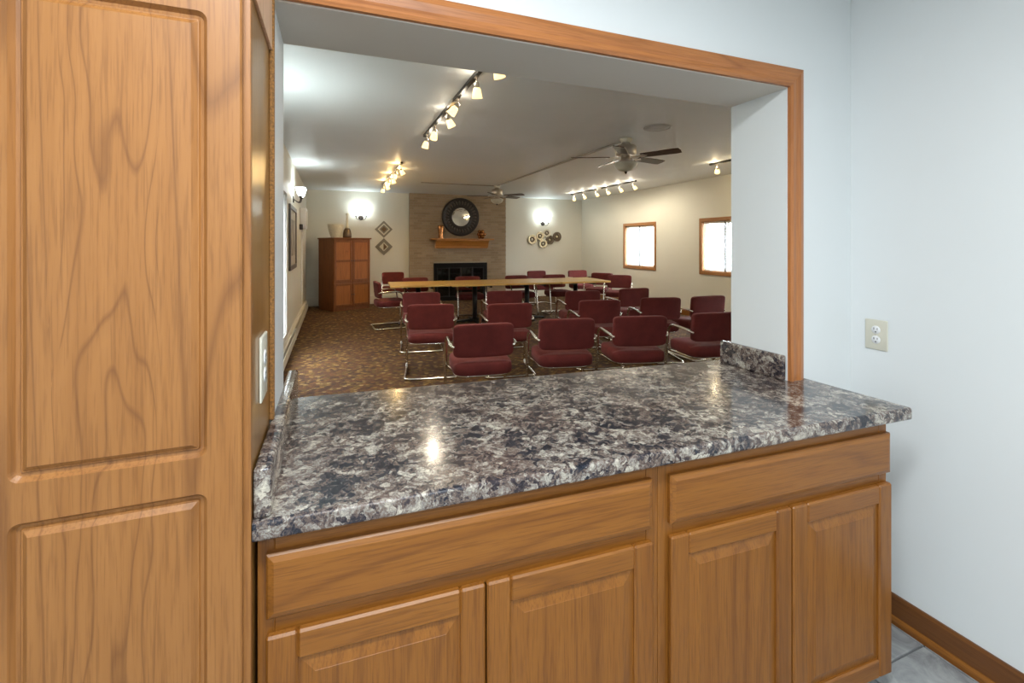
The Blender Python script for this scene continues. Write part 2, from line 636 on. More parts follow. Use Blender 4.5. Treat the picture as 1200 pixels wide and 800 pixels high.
strip = MB().box(2.0035, KX1, -T / 2 + 0.0035, T / 2 - 0.0035, -0.012, 0.0, 0.002).mesh('tile', 'slate_tile')
for j in range(10):
    o = bpy.data.objects.new('tile', strip)
    o.location = (0, 1.02 + T / 2 - j * T, 0)
    o.parent = kf
    COL.objects.link(o)

# kitchen right wall baseboard and shoe moulding
bb = root('baseboard_kitchen_right', 'dark oak baseboard with a lighter shoe moulding')
MB().prism([(KX1, 0.0), (KX1, 0.105), (KX1 - 0.007, 0.105), (KX1 - 0.012, 0.095), (KX1 - 0.012, 0.0)], 'y', KY0, KY1).build('baseboard_board', 'base_oak_dark', bb)
MB().prism([(KX1 - 0.012, 0.0), (KX1 - 0.012, 0.026), (KX1 - 0.018, 0.024), (KX1 - 0.025, 0.014), (KX1 - 0.026, 0.0)], 'y', KY0, KY1).build('shoe_moulding', 'oak_y', bb)

# casing round the opening, on the kitchen face
CW = 0.073
cas = root('trim_1', 'oak casing framing the pass-through opening')
prof = [(0.0, 0.0), (0.0, 0.013), (0.010, 0.018), (0.030, 0.014), (0.052, 0.018), (CW, 0.012), (CW, 0.0)]


def casing_piece(corners, m):
    """mitred moulding: corners = list of (inner pt, outward dir) in x/z, prof across"""
    ring = []
    for (x, z), (dx, dz) in corners:
        ring.append([(x + dx * u, KY1 - w, z + dz * u) for u, w in prof])
    n = len(prof)
    vs_ = ring[0] + ring[1]
    fs = [(i, (i + 1) % n, n + (i + 1) % n, n + i) for i in range(n)] + [tuple(range(n))[::-1], tuple(range(n, 2 * n))]
    m.add(vs_, fs)
    return m


g = 0.004
casing_piece([((OX0 - 0.03, OZ + g), (0, 1)), ((OX1 + g, OZ + g), (1, 1))], MB()).build('head_casing', 'casing_oak_x', cas)
casing_piece([((OX1 + g, OZ + g), (1, 1)), ((OX1 + g, CT), (1, 0))], MB()).build('side_casing', 'casing_oak_z', cas)
MB().box(-0.146, -0.135, KY1 - 0.018, KY1, CT + 0.10, OZ + 0.07, 0.002).build('side_casing', 'rough_edge', cas)

# ------------------------------------------------------------------ windows
def make_window(n, x_in, y0, y1, z0, z1, side, label, mat_y='oak_y', mat_z='oak_z', slats=38, tilt=0.65, mullion=True):
    """window in an x-facing wall. side=-1: the room lies towards -x"""
    w = root('window_%d' % n, label)
    cw, th = 0.065, 0.018
    xa, xb = sorted((x_in, x_in + side * th))
    for za, zb in ((z0 - cw, z0), (z1, z1 + cw)):
        MB().box(xa, xb, y0 - cw, y1 + cw, za, zb, 0.003).build('window_casing', mat_y, w)
    for ya, yb in ((y0 - cw, y0), (y1, y1 + cw)):
        MB().box(xa, xb, ya, yb, z0, z1, 0.003).build('window_casing', mat_z, w)
    xg = x_in - side * 0.10
    x1, x2 = sorted((x_in, x_in - side * 0.14))
    lin = MB()
    lin.box(x1, x2, y0, y1, z0 - 0.004, z0 + 0.012)
    lin.box(x1, x2, y0, y1, z1 - 0.012, z1 + 0.004)
    lin.box(x1, x2, y0 - 0.004, y0 + 0.012, z0 + 0.012, z1 - 0.012)
    lin.box(x1, x2, y1 - 0.012, y1 + 0.004, z0 + 0.012, z1 - 0.012)
    lin.build('jamb_liner', mat_z, w)
    ym = (y0 + y1) / 2
    sash = MB()
    for ya, yb in ((y0 + 0.012, ym + 0.018), (ym - 0.018, y1 - 0.012)):
        sash.box(xg - 0.015, xg + 0.015, ya, ya + 0.036, z0 + 0.012, z1 - 0.012)
        sash.box(xg - 0.015, xg + 0.015, yb - 0.036, yb, z0 + 0.012, z1 - 0.012)
        sash.box(xg - 0.015, xg + 0.015, ya, yb, z0 + 0.012, z0 + 0.05)
        sash.box(xg - 0.015, xg + 0.015, ya, yb, z1 - 0.05, z1 - 0.012)
    sash.build('sash', 'white_paint', w)
    for ya, yb in ((y0 + 0.048, ym - 0.018), (ym + 0.018, y1 - 0.048)):
        MB().box(xg - 0.002, xg + 0.002, ya, yb, z0 + 0.05, z1 - 0.05).build('pane', 'window_glass', w)
    xs = x_in - side * 0.045
    if mullion:
        xm = x_in - side * 0.022
        MB().box(xm - 0.012, xm + 0.012, ym - 0.016, ym + 0.016, z0 + 0.012, z1 - 0.012, 0.002).build('mullion', 'mullion_grey', w)
    MB().box(xs - 0.02, xs + 0.02, y0 + 0.02, y1 - 0.02, z1 - 0.05, z1 - 0.014, 0.003).build('blind_headrail', 'slat_white', w)
    hs = z1 - z0 - 0.09
    Mt = Matrix.Rotation(side * tilt, 4, 'Y')
    sm = MB().box(-0.0125, 0.0125, y0 + 0.022, y1 - 0.022, -0.0006, 0.0006, 0, Mt).mesh('blind_slat', 'slat_white')
    for k in range(slats):
        o = bpy.data.objects.new('blind_slat', sm)
        o.location = (xs, 0, z0 + 0.03 + hs * (k + 0.5) / slats)
        o.parent = w
        COL.objects.link(o)
    for fy in (0.25, 0.75):
        yy = y0 + (y1 - y0) * fy
        MB().tube([(xs, yy, z0 + 0.02), (xs, yy, z1 - 0.03)], 0.0012, 5).build('blind_cord', 'slat_white', w)
    MB().box(xs - 0.012, xs + 0.012, y0 + 0.022, y1 - 0.022, z0 + 0.014, z0 + 0.026, 0.002).build('blind_bottom_rail', 'slat_white', w)
    return w


make_window(1, XR, *WIN_R[2], -1, 'oak trimmed slider window with white blinds, beside the far corner', 'window_oak_y', 'window_oak_z')
make_window(2, XR, *WIN_R[1], -1, 'oak trimmed slider window with white blinds, further from the corner', 'window_oak_y', 'window_oak_z')
make_window(3, XR, *WIN_R[0], -1, 'oak trimmed slider window behind the pass-through jamb', 'window_oak_y', 'window_oak_z')
make_window(4, XL, *WIN_L[0], 1, 'tall white trimmed window with closed blinds', 'white_paint', 'white_paint', 86, 1.15, False)

# ------------------------------------------------------------------ baseboards of the meeting room
bh = thing('baseboard_heater', 'long cream baseboard heater along the picture wall', 'heater', (XL, 0, 0))
MB().prism([(0.0, 0.03), (0.0, 0.20), (0.035, 0.205), (0.05, 0.19), (0.03, 0.175), (0.03, 0.03)], 'y', 3.0, 11.2).build('heater_back', 'heater_white', bh)
MB().prism([(0.062, 0.03), (0.070, 0.04), (0.070, 0.150), (0.062, 0.155)], 'y', 3.0, 11.2).build('heater_cover', 'heater_white', bh)
MB().prism([(0.0, 0.0), (0.0, 0.03), (0.062, 0.03), (0.055, 0.0)], 'y', 3.0, 11.2).build('heater_base', 'slot_dark', bh)
for y in (5.2, 7.6, 9.9):
    MB().box(0.028, 0.073, y - 0.02, y + 0.02, 0.028, 0.19, 0.003).build('joint_cover', 'heater_white', bh)
m = MB().box(XL, 1.79, YB - 0.06, YB, 0.03, 0.20, 0.006)
m.box(XL, 1.79, YB - 0.05, YB, 0.0, 0.03)
struct(m.build('baseboard_back', 'heater_white'), 'white baseboard along the back wall')
struct(MB().box(4.37, XR, YB - 0.02, YB, 0, 0.10, 0.003).build('baseboard_back_right', 'heater_white'))
struct(MB().box(XR - 0.015, XR, YN, YB - 0.02, 0, 0.10, 0.003).build('baseboard_right', 'oak_y'))

# ------------------------------------------------------------------ pantry cabinet (tall, left)
PF = 0.975                      # door face
pan = thing('pantry_cabinet', 'tall oak pantry cabinet with moulded panel door beside the counter', 'cabinet', (-0.36, 1.1, 0))
pan_inv = (0.36, -1.1, 0)


def ploc(o, par):
    """keep world coordinates under a moved parent"""
    o.location = tuple(-c for c in par.location)
    return o


PX0, PX1 = -0.575, -0.146
ploc(MB().box(PX0, PX1, 0.997, KY1 - 0.003, 0.0, KZ - 0.002).build('carcass', 'pantry_side', pan), pan)
ploc(MB().box(PX1 - 0.022, PX1 + 0.0010, 0.995, 1.012, 0.09, KZ - 0.004, 0.001).build('face_stile', 'pantry_oak', pan), pan)
ploc(MB().box(PX1, PX1 + 0.007, 1.018, KY1 - 0.018, 1.936, KZ - 0.004, 0.001).build('lit_side_panel', 'lit_side_oak', pan), pan)  # brightly lit upper part of the side, its light built as a paler panel


def rrect(x0, x1, z0, z1, r, n=5):
    """rounded rectangle, 4*(n+1) points, counter-clockwise from lower right corner"""
    pts = []
    for cx, cz, a0 in ((x1 - r, z0 + r, -90), (x1 - r, z1 - r, 0), (x0 + r, z1 - r, 90), (x0 + r, z0 + r, 180)):
        for k in range(n + 1):
            a = math.radians(a0 + 90 * k / n)
            pts.append((cx + r * math.cos(a), cz + r * math.sin(a)))
    return pts


def moulded_door(x0, x1, z0, z1, y, thick, panels):
    """routed slab door: each panel is a groove with rounded outer and square inner corners"""
    m = MB()
    # slab body sides and back
    e = 0.003
    ys = [(x0, x1, z0, z1, y + thick), (x0, x1, z0, z1, y + e), (x0 + e, x1 - e, z0 + e, z1 - e, y)]
    loops = [[(a, yy, c), (b, yy, c), (b, yy, d), (a, yy, d)] for a, b, c, d, yy in ys]
    vs_ = sum(loops, [])
    fs = [(0, 1, 2, 3)]
    for k in range(2):
        fs += [(4 * k + i, 4 * k + (i + 1) % 4, 4 * k + 4 + (i + 1) % 4, 4 * k + 4 + i) for i in range(4)]
    m.add(vs_, fs)
    X0, X1, Z0, Z1 = x0 + e, x1 - e, z0 + e, z1 - e
    pz = sorted(panels, key=lambda p: p[2])
    px0, px1 = pz[0][0], pz[0][1]

    def quad(a, b, c, d):
        m.add([(a, y, c), (b, y, c), (b, y, d), (a, y, d)], [(0, 1, 2, 3)])
    quad(X0, px0, Z0, Z1)
    quad(px1, X1, Z0, Z1)
    z = Z0
    for p in pz:
        quad(px0, px1, z, p[2])
        z = p[3]
    quad(px0, px1, z, Z1)
    for a, b, c, d in pz:
        rings = []
        for off, r, dep in ((0.0, 1e-4, 0.0), (0.0005, 0.016, 0.0), (0.003, 0.014, 0.0035), (0.007, 0.011, 0.0085), (0.0125, 0.005, 0.0095),
                            (0.0145, 0.003, 0.0065), (0.0165, 0.002, 0.0065), (0.025, 0.0006, -0.0005), (0.027, 0.0005, -0.0005)):
            rings.append([(p[0], y + dep, p[1]) for p in rrect(a + off, b - off, c + off, d - off, r)])
        n = len(rings[0])
        vs_ = sum(rings, [])
        fs = [(k * n + i, k * n + (i + 1) % n, (k + 1) * n + (i + 1) % n, (k + 1) * n + i) for k in range(len(rings) - 1) for i in range(n)]
        fs.append(tuple((len(rings) - 1) * n + i for i in range(n)))
        m.add(vs_, fs)
    return m


pdoor = ploc(moulded_door(-0.540, -0.157, 0.10, 2.36, PF, 0.019, [(-0.484, -0.211, 1.074, 1.878), (-0.484, -0.211, 0.17, 1.010)]).build('door', 'pantry_oak', pan), pan)
for hz_ in (0.25, 1.05, 2.2):
    o = MB().tube([(-0.541, PF + 0.004, hz_), (-0.541, PF + 0.004, hz_ + 0.06)], 0.004, 8).build('hinge', 'nickel', pdoor)
ploc(MB().box(PX0, PX1 - 0.03, 1.01, 1.05, 0.0, 0.09).build('toe_kick', 'slot_dark', pan), pan)

# outlet on the pantry side
def outlet(name, label, M, pw=0.041, ph=0.060, cat='outlet'):
    """plate lies in local x (width) / z (height), faces local -y"""
    o = thing(name, label, cat)
    o.matrix_world = M
    pl = MB().box(-pw, pw, -0.006, 0.0, -ph, ph, 0.003, None, 2).build('plate', 'ivory_plastic', o)
    for z in (-0.0195, 0.0195):
        f = MB().lathe([(0.0001, -0.0015), (0.0155, -0.0015), (0.0165, 0.0), (0.0165, 0.004)], 20, Matrix.Translation((0, -0.0065, z)) @ Matrix.Rotation(PI / 2, 4, 'X') @ Matrix.Rotation(PI, 4, 'X')).build('receptacle', 'white_plastic', o)
        MB().box(-0.0075, -0.0050, -0.0085, -0.006, z + 0.0005, z + 0.009).build('slot', 'slot_dark', f)
        MB().box(0.0050, 0.0072, -0.0085, -0.006, z + 0.001, z + 0.008).build('slot', 'slot_dark', f)
        MB().lathe([(0.0001, 0), (0.0027, 0), (0.0027, 0.002)], 10, Matrix.Translation((0, -0.0085, z - 0.0075)) @ Matrix.Rotation(-PI / 2, 4, 'X')).build('ground_hole', 'slot_dark', f)
    MB().lathe([(0.0001, 0), (0.003, 0), (0.003, 0.0015)], 10, Matrix.Translation((0, -0.0075, 0)) @ Matrix.Rotation(-PI / 2, 4, 'X')).build('screw', 'ivory_plastic', o)
    return o


outlet('wall_outlet', 'ivory duplex outlet on the white kitchen wall above counter end', Matrix.Translation((KX1, 1.19, 1.096)) @ Matrix.Rotation(-PI / 2, 4, 'Z'))
outlet('wall_outlet', 'ivory duplex outlet mounted on the pantry cabinet side', Matrix.Translation((PX1 + 0.0002, 1.145, 1.190)) @ Matrix.Rotation(PI / 2, 4, 'Z'), 0.045, 0.070)

# ------------------------------------------------------------------ base cabinets
FY = 1.003                      # face-frame front
DY = 0.984                      # door and drawer fronts
D_Z0, D_Z1 = 0.062, 0.680
R_Z0, R_Z1 = 0.712, 0.842


def raised_door(par, x0, x1, z0, z1):
    d = bpy.data.objects.new('door', None)
    COL.objects.link(d)
    d.parent = par
    d.location = (x0, DY, z0)
    w, h, sw, th = x1 - x0, z1 - z0, 0.058, 0.019

    def bev(a, b, c, e):
        return MB().box(a, b, 0.0, th, c, e, 0.0045)
    bev(0, sw, 0, h).build('stile', 'oak_z', d)
    bev(w - sw, w, 0, h).build('stile', 'oak_z', d)
    bev(sw, w - sw, 0, sw).build('rail', 'oak_x', d)
    bev(sw, w - sw, h - sw, h).build('rail', 'oak_x', d)
    rings = []
    for off, dep in ((0.0, 0.014), (0.0, 0.009), (0.006, 0.009), (0.034, 0.002), (0.0345, 0.0015)):
        a, b, c, e = sw - 0.002 + off, w - sw + 0.002 - off, sw - 0.002 + off, h - sw + 0.002 - off
        rings.append([(a, dep, c), (b, dep, c), (b, dep, e), (a, dep, e)])
    vs_ = sum(rings, [])
    fs = [(4 * k + i, 4 * k + (i + 1) % 4, 4 * k + 4 + (i + 1) % 4, 4 * k + 4 + i) for k in range(4) for i in range(4)]
    fs += [(16, 17, 18, 19), (0, 1, 2, 3)]
    MB().add(vs_, fs).build('panel', 'oak_z', d)
    return d


def drawer_front(par, x0, x1, z0, z1):
    y = DY
    rings = []
    for off, dep in ((0.0, 0.019), (0.0, 0.008), (0.004, 0.004), (0.015, 0.0), (0.0155, 0.0)):
        a, b, c, e = x0 + off, x1 - off, z0 + off, z1 - off
        rings.append([(a, y + dep, c), (b, y + dep, c), (b, y + dep, e), (a, y + dep, e)])
    vs_ = sum(rings, [])
    fs = [(4 * k + i, 4 * k + (i + 1) % 4, 4 * k + 4 + (i + 1) % 4, 4 * k + 4 + i) for k in range(4) for i in range(4)]
    fs += [(16, 17, 18, 19), (0, 1, 2, 3)]
    return MB().add(vs_, fs).build('drawer', 'oak_x', par)


def base_cabinet(label, x0, x1, doors, drawer, stl, str_):
    rz = math.radians(-2.25)
    piv = Vector((0.834, FY, 0))
    c = thing('base_cabinet', label, 'cabinet', tuple(piv - Matrix.Rotation(rz, 3, 'Z') @ piv), rz)
    body = MB()
    zt = CT - 0.041
    body.box(x0 + 0.001, x1 - 0.001, FY + 0.02, KY1 - 0.05, 0.085, zt)
    body.build('carcass', 'oak_z', c)
    MB().box(x0 + 0.001, x1 - 0.02, FY + 0.075, KY1 - 0.05, 0.0, 0.085).build('toe_kick', 'slot_dark', c)
    for a, b in (stl, str_):
        MB().box(a, b, FY, FY + 0.02, 0.085, zt, 0.001).build('face_stile', 'oak_z', c)
    for z0, z1 in ((0.83, zt), (0.67, 0.725), (0.085, 0.10)):
        MB().box(stl[1], str_[0], FY + 0.001, FY + 0.02, z0, z1, 0.001).build('face_rail', 'oak_x', c)
    drawer_front(c, *drawer, R_Z0, R_Z1)
    for a, b in doors:
        raised_door(c, a, b, D_Z0, D_Z1)
    return c


base_cabinet('oak base cabinet with long drawer over two doors, beside the pantry', -0.141, 0.806,
             [(-0.124, 0.3265), (0.3305, 0.782)], (-0.124, 0.782), (-0.141, -0.110), (0.770, 0.806))
base_cabinet('oak base cabinet with drawer over two doors, at counter end', 0.807, 1.701,
             [(0.838, 1.265), (1.271, 1.700)], (0.838, 1.700), (0.807, 0.855), (1.665, 1.701))

# ------------------------------------------------------------------ counter
ct = thing('countertop', 'grey and brown granite-look countertop through the wall opening', 'countertop', (0.8, 1.3, CT - 0.04))
# slab: kitchen part reaches past the casing, the part in the opening stays between the jambs, then overhangs the meeting room
bm_pts = [(-0.1438, 1.000), (1.756, 0.926), (1.748, KY1 - 0.001), (OX1 - 0.001, KY1 - 0.001), (OX1 - 0.001, YN + 0.001), (OX1 + 0.05, YN + 0.001), (OX1 + 0.05, 1.632), (OX0 - 0.0038, 1.765)]
bm = bmesh.new()
bot = [bm.verts.new((x, y, CT - 0.04)) for x, y in bm_pts]
top = [bm.verts.new((x, y, CT)) for x, y in bm_pts]
n = len(bm_pts)
bm.faces.new(bot[::-1])
ft = bm.faces.new(top)
for i in range(n):
    bm.faces.new((bot[i], bot[(i + 1) % n], top[(i + 1) % n], top[i]))
bm.edges.ensure_lookup_table()
front = [e for e in bm.edges if all(v.co.y < 1.01 for v in e.verts) and abs(e.verts[0].co.z - e.verts[1].co.z) < 1e-5]
bmesh.ops.bevel(bm, geom=front, offset=0.008, segments=4, profile=0.5, affect='EDGES')
bmesh.ops.recalc_face_normals(bm, faces=bm.faces[:])
me = bpy.data.meshes.new('slab')
bm.to_mesh(me)
bm.free()
me.materials.append(MATS['granite_laminate'])
o = bpy.data.objects.new('slab', me)
COL.objects.link(o)
o.parent = ct
ploc(o, ct)


def splash(x0, x1, y0, y1, h):
    return MB().box(x0, x1, y0, y1, CT, CT + h, 0.007, None, 3)


ploc(splash(-0.1438, -0.112, 1.008, 1.764, 0.098).build('side_splash', 'granite_laminate', ct), ct)
ploc(splash(OX1 - 0.022, OX1 - 0.0005, KY1 + 0.002, YN + 0.045, 0.098).build('side_splash', 'granite_laminate', ct), ct)

# ------------------------------------------------------------------ kitchen ceiling fixtures (behind and above the camera)
for k, (fx, fy) in enumerate(KITCHEN_FIXTURES):
    fxo = thing('ceiling_fixture', ('white fluorescent fixture over the kitchen work area', 'white fluorescent fixture at the rear of kitchen')[k], 'light fixture', (fx, fy, KZ))
    MB().box(-0.62, 0.62, -0.17, 0.17, -0.045, 0.0, 0.006).build('housing', 'white_paint', fxo)
    MB().box(-0.59, 0.59, -0.145, 0.145, -0.058, -0.045, 0.004).build('lens', 'fixture_lens', fxo)

# ------------------------------------------------------------------ brick fireplace
FX0, FX1, FYB = 1.79, 4.37, 11.70
fp = struct(MB().box(FX0, FX1, FYB + 0.006, YB, 0, ZC).build('wall_chimney', 'mortar'), 'tan brick chimney breast')
bx = MB()
bl, bhh, gap = 0.195, 0.053, 0.010
rows = int(ZC / (bhh + gap))
HX0, HX1, HZ1 = 2.40, 3.83, 0.972
for r in range(rows + 1):
    z0 = r * (bhh + gap) + gap / 2
    z1 = min(z0 + bhh, ZC)
    if z1 - z0 < 0.01:
        continue
    x = FX0 - (0.1 if r % 2 else 0.0)
    while x < FX1:
        a, b = max(FX0, x + gap / 2), min(FX1, x + bl + gap / 2)
        x += bl + gap
        segs = [(a, b)]
        if z0 < HZ1 - 0.02:
            segs = [(max(a, p), min(b, q)) for p, q in ((FX0, HX0), (HX1, FX1))]
        for p, q in segs:
            if q - p > 0.03:
                yy = FYB - random.uniform(0.0, 0.004)
                bx.box(p, q, yy, FYB + 0.02, z0, z1)
b_o = bx.build('bricks', 'tan_brick', fp)
b_o['kind'] = 'stuff'

fb = thing('fireplace_insert', 'black fireplace insert with glass doors under the oak mantel', 'fireplace', (3.115, FYB, 0))
W2 = (HX1 - HX0) / 2
fr = MB()
fr.box(-W2, W2, -0.03, 0.0, HZ1 - 0.12, HZ1, 0.004)
fr.box(-W2, -W2 + 0.09, -0.03, 0.0, 0.0, HZ1 - 0.12, 0.004)
fr.box(W2 - 0.09, W2, -0.03, 0.0, 0.0, HZ1 - 0.12, 0.004)
fr.box(-W2 + 0.09, W2 - 0.09, -0.03, 0.0, 0.0, 0.10, 0.004)
fr.build('surround', 'black_enamel', fb)
dw = (2 * W2 - 0.18) / 4
for k in range(4):
    xa = -W2 + 0.09 + k * dw
    dr = MB()
    dr.box(xa + 0.003, xa + 0.025, -0.022, -0.006, 0.10, HZ1 - 0.12)
    dr.box(xa + dw - 0.025, xa + dw - 0.003, -0.022, -0.006, 0.10, HZ1 - 0.12)
    dr.box(xa + 0.025, xa + dw - 0.025, -0.022, -0.006, 0.10, 0.125)
    dr.box(xa + 0.025, xa + dw - 0.025, -0.022, -0.006, HZ1 - 0.145, HZ1 - 0.12)
    do = dr.build('glass_door', 'black_metal', fb)
    MB().box(xa + 0.025, xa + dw - 0.025, -0.015, -0.009, 0.125, HZ1 - 0.145).build('pane', 'dark_glass', do)
    if k in (1, 2):
        xh = xa + (dw - 0.014 if k == 1 else 0.014)
        MB().tube(fillet([(xh, -0.02, 0.45), (xh, -0.045, 0.45), (xh, -0.045, 0.60), (xh, -0.02, 0.60)], 0.01, 3), 0.005, 6).build('handle', 'nickel', do)

mt = thing('mantel_shelf', 'golden oak mantel shelf on the brick chimney breast', 'shelf', (3.125, FYB - 0.004, 1.37))
MB().box(-0.83, 0.83, -0.24, 0.0, 0.195, 0.232, 0.006).build('shelf_board', 'mantel_oak', mt)
MB().prism([(0, 0.0), (-0.12, 0.0), (-0.125, 0.04), (-0.14, 0.06), (-0.16, 0.12), (-0.20, 0.165), (-0.225, 0.18), (-0.225, 0.195), (0, 0.195)], 'x', -0.70, 0.70).build('crown_moulding', 'mantel_oak', mt)
MB().box(-0.68, 0.68, -0.13, 0.0, -0.02, 0.0, 0.004).build('lower_board', 'mantel_oak', mt)

# round mirror
mi = thing('round_mirror', 'round mirror in a wide dark beaded frame above the mantel', 'mirror', (3.11, FYB - 0.005, 2.165))
RX = Matrix.Rotation(PI / 2, 4, 'X')
MB().lathe([(0.235, 0.0), (0.24, 0.035), (0.27, 0.05), (0.30, 0.035), (0.44, 0.030), (0.455, 0.05), (0.49, 0.045), (0.50, 0.0)], 64, RX).build('frame', 'carved_dark', mi)
MB().lathe([(0.0001, 0.022), (0.2, 0.0222), (0.243, 0.022), (0.243, 0.0)], 48, RX, False).build('mirror_glass', 'mirror_silver', mi)
bead = MB()
bead.pillow(0.045, 0.105, 0.04, 1, 1, 8, 6)
bead_me = bead.mesh('bead', 'bead_brown')
for k in range(30):
    a = 2 * PI * k / 30
    o = bpy.data.objects.new('bead', bead_me)
    o.parent = mi
    o.matrix_local = Matrix.Translation((0.37 * math.cos(a), -0.035, 0.37 * math.sin(a))) @ Matrix.Rotation(-a + PI / 2, 4, 'Y') @ Matrix.Rotation(PI / 2, 4, 'X') @ Matrix.Rotation(0.0, 4, 'Z')
    COL.objects.link(o)

MZ = 1.37 + 0.232
v1 = thing('copper_vase', 'tall copper cylinder vase on the oak mantel', 'vase', (2.56, FYB - 0.13, MZ))
MB().lathe([(0.0001, 0), (0.065, 0.0), (0.07, 0.02), (0.058, 0.10), (0.075, 0.20), (0.08, 0.30), (0.07, 0.335), (0.06, 0.335), (0.066, 0.30), (0.05, 0.02), (0.0001, 0.02)], 24).build('vase_body', 'copper', v1)
for z in (0.06, 0.14, 0.25):
    MB().lathe([(0.060, z), (0.078, z + 0.004), (0.078, z + 0.012), (0.060, z + 0.016)], 24).build('band', 'copper', v1)
v2 = thing('copper_ball_cluster', 'cluster of small copper balls on the oak mantel', 'ornament', (3.64, FYB - 0.13, MZ))
ball_spots = [(0.085 * math.cos(a_), 0.085 * math.sin(a_), 0.115) for a_ in (0.3, 1.35, 2.4, 3.45, 4.5, 5.55)]
ball_spots += [(0.052 * math.cos(a_), 0.052 * math.sin(a_), z_) for z_ in (0.045, 0.185) for a_ in (0.9, 2.99, 5.08)] + [(0, 0, 0.115)]
for dx, dy, dz in ball_spots:
    MB().pillow(0.09, 0.09, 0.09, 1, 1, 16, 10).build('ball', 'copper', v2, (dx, dy, dz))

# ------------------------------------------------------------------ wall art on the back wall
def plaque(z, label, tri):
    p = thing('diamond_plaque', label, 'wall art', (1.178, YB, z), 0, 'diamond plaques')
    R4 = Matrix.Rotation(PI / 4, 4, 'Y')
    MB().box(-0.15, 0.15, -0.02, 0, -0.15, 0.15, 0.004, R4).build('frame', 'plaque_grey', p)
    MB().box(-0.105, 0.105, -0.026, -0.02, -0.105, 0.105, 0.003, R4).build('inner_panel', 'plaque_grey' if tri else 'disc_pale', p)
    MB().box(-0.08, 0.08, -0.030, -0.026, -0.08, 0.08, 0.003, R4).build('inner_square', 'disc_pale' if tri else 'plaque_grey', p)
    if tri:
        MB().prism([(-0.01, -0.09), (0.075, -0.005), (-0.01, 0.09)], 'y', -0.036, -0.030).build('emblem', 'plaque_brown', p)
    else:
        MB().box(-0.05, 0.05, -0.036, -0.030, -0.05, 0.05, 0.003, R4).build('emblem', 'plaque_brown', p)


plaque(1.827, 'grey diamond wall plaque with a brown square centre', False)
plaque(1.395, 'grey diamond wall plaque with a dark triangle centre', True)

ws = thing('disc_wall_sculpture', 'cluster of six round metal discs on the wall below sconce', 'wall art', (5.56, YB, 1.62))
discs = [(5.181, 1.589, 0.135, 'disc_gold'), (5.411, 1.686, 0.12, 'disc_gold'), (5.629, 1.771, 0.12, 'disc_pale'), (5.509, 1.470, 0.125, 'disc_gold'), (5.722, 1.579, 0.13, 'disc_bronze'), (5.943, 1.672, 0.135, 'disc_bronze')]
for k, (x, z, r, mm) in enumerate(discs):
    dy = -0.03 - 0.012 * (k % 2)
    Md = Matrix.Translation((x - 5.56, dy, z - 1.62)) @ RX
    d = MB().lathe([(0.0001, 0.002), (0.05, 0.004), (r * 0.62, 0.012), (r * 0.9, 0.02), (r, 0.016), (r, 0.008), (r * 0.9, 0.006), (0.0001, -0.004)], 28, Md).build('disc', mm, ws)
    MB().lathe([(r * 0.36, 0.006), (r * 0.40, 0.020), (r * 0.50, 0.020), (r * 0.56, 0.008)], 24, Md).build('ring', 'disc_bronze', d)
    MB().lathe([(0.0001, 0.012), (r * 0.26, 0.010), (r * 0.28, 0.004)], 16, Md).build('centre', 'disc_pale' if k < 4 else 'disc_gold', d)
fr = MB()
for (x0, z0), (x1, z1) in (((5.181, 1.589), (5.411, 1.686)), ((5.411, 1.686), (5.629, 1.771)), ((5.411, 1.686), (5.509, 1.470)), ((5.509, 1.470), (5.722, 1.579)), ((5.722, 1.579), (5.943, 1.672))):
    fr.tube([(x0 - 5.56, -0.015, z0 - 1.62), (x1 - 5.56, -0.015, z1 - 1.62)], 0.006, 6)
for x, z, r, mm in discs:
    fr.tube([(x - 5.56, 0.0, z - 1.62), (x - 5.56, -0.036, z - 1.62)], 0.008, 6)
fr.build('back_frame', 'disc_bronze', ws)

# ------------------------------------------------------------------ wall sconces
def sconce(label, loc, rz, watts):
    s = thing('wall_sconce', label, 'sconce', loc, rz)
    MB().lathe([(0.0001, 0.02), (0.05, 0.018), (0.06, 0.0)], 20, RX).build('backplate', 'dark_bronze', s)
    for sx in (-1, 1):
        arm = MB().tube(fillet([(0, -0.015, 0.0), (sx * 0.02, -0.07, -0.05), (sx * 0.10, -0.11, -0.04), (sx * 0.12, -0.115, 0.03)], 0.04, 5), 0.008, 8)
        arm.lathe([(0.0001, 0), (0.022, 0.0), (0.028, 0.025), (0.0001, 0.03)], 14, Matrix.Translation((sx * 0.12, -0.115, 0.02)))
        a = arm.build('arm', 'dark_bronze', s)
        MB().lathe([(0.022, 0.0), (0.045, 0.03), (0.06, 0.08), (0.075, 0.13), (0.071, 0.13), (0.056, 0.08), (0.041, 0.03), (0.018, 0.004)], 20,
                   Matrix.Translation((sx * 0.12, -0.115, 0.045))).build('glass_shade', 'white_shade', a)
        light('sconce_bulb', 'POINT', (sx * 0.12, -0.115, 0.20), watts, (0.86, 1.0, 1.0), 0.04, parent=s)
    return s


sconce('two-shade glowing sconce on the back wall above wooden armoire', (0.637, YB, 2.10), 0, 1.7)
sconce('two-shade glowing sconce on the back wall above metal discs', (5.522, YB, 2.03), 0, 1.7)
sconce('two-shade glowing sconce above the framed picture', (XL, 7.95, 2.16), PI / 2, 1.7)
sconce('two-shade glowing sconce on the picture wall near the pass-through', (XL, 4.0, 1.90), PI / 2, 5.5)

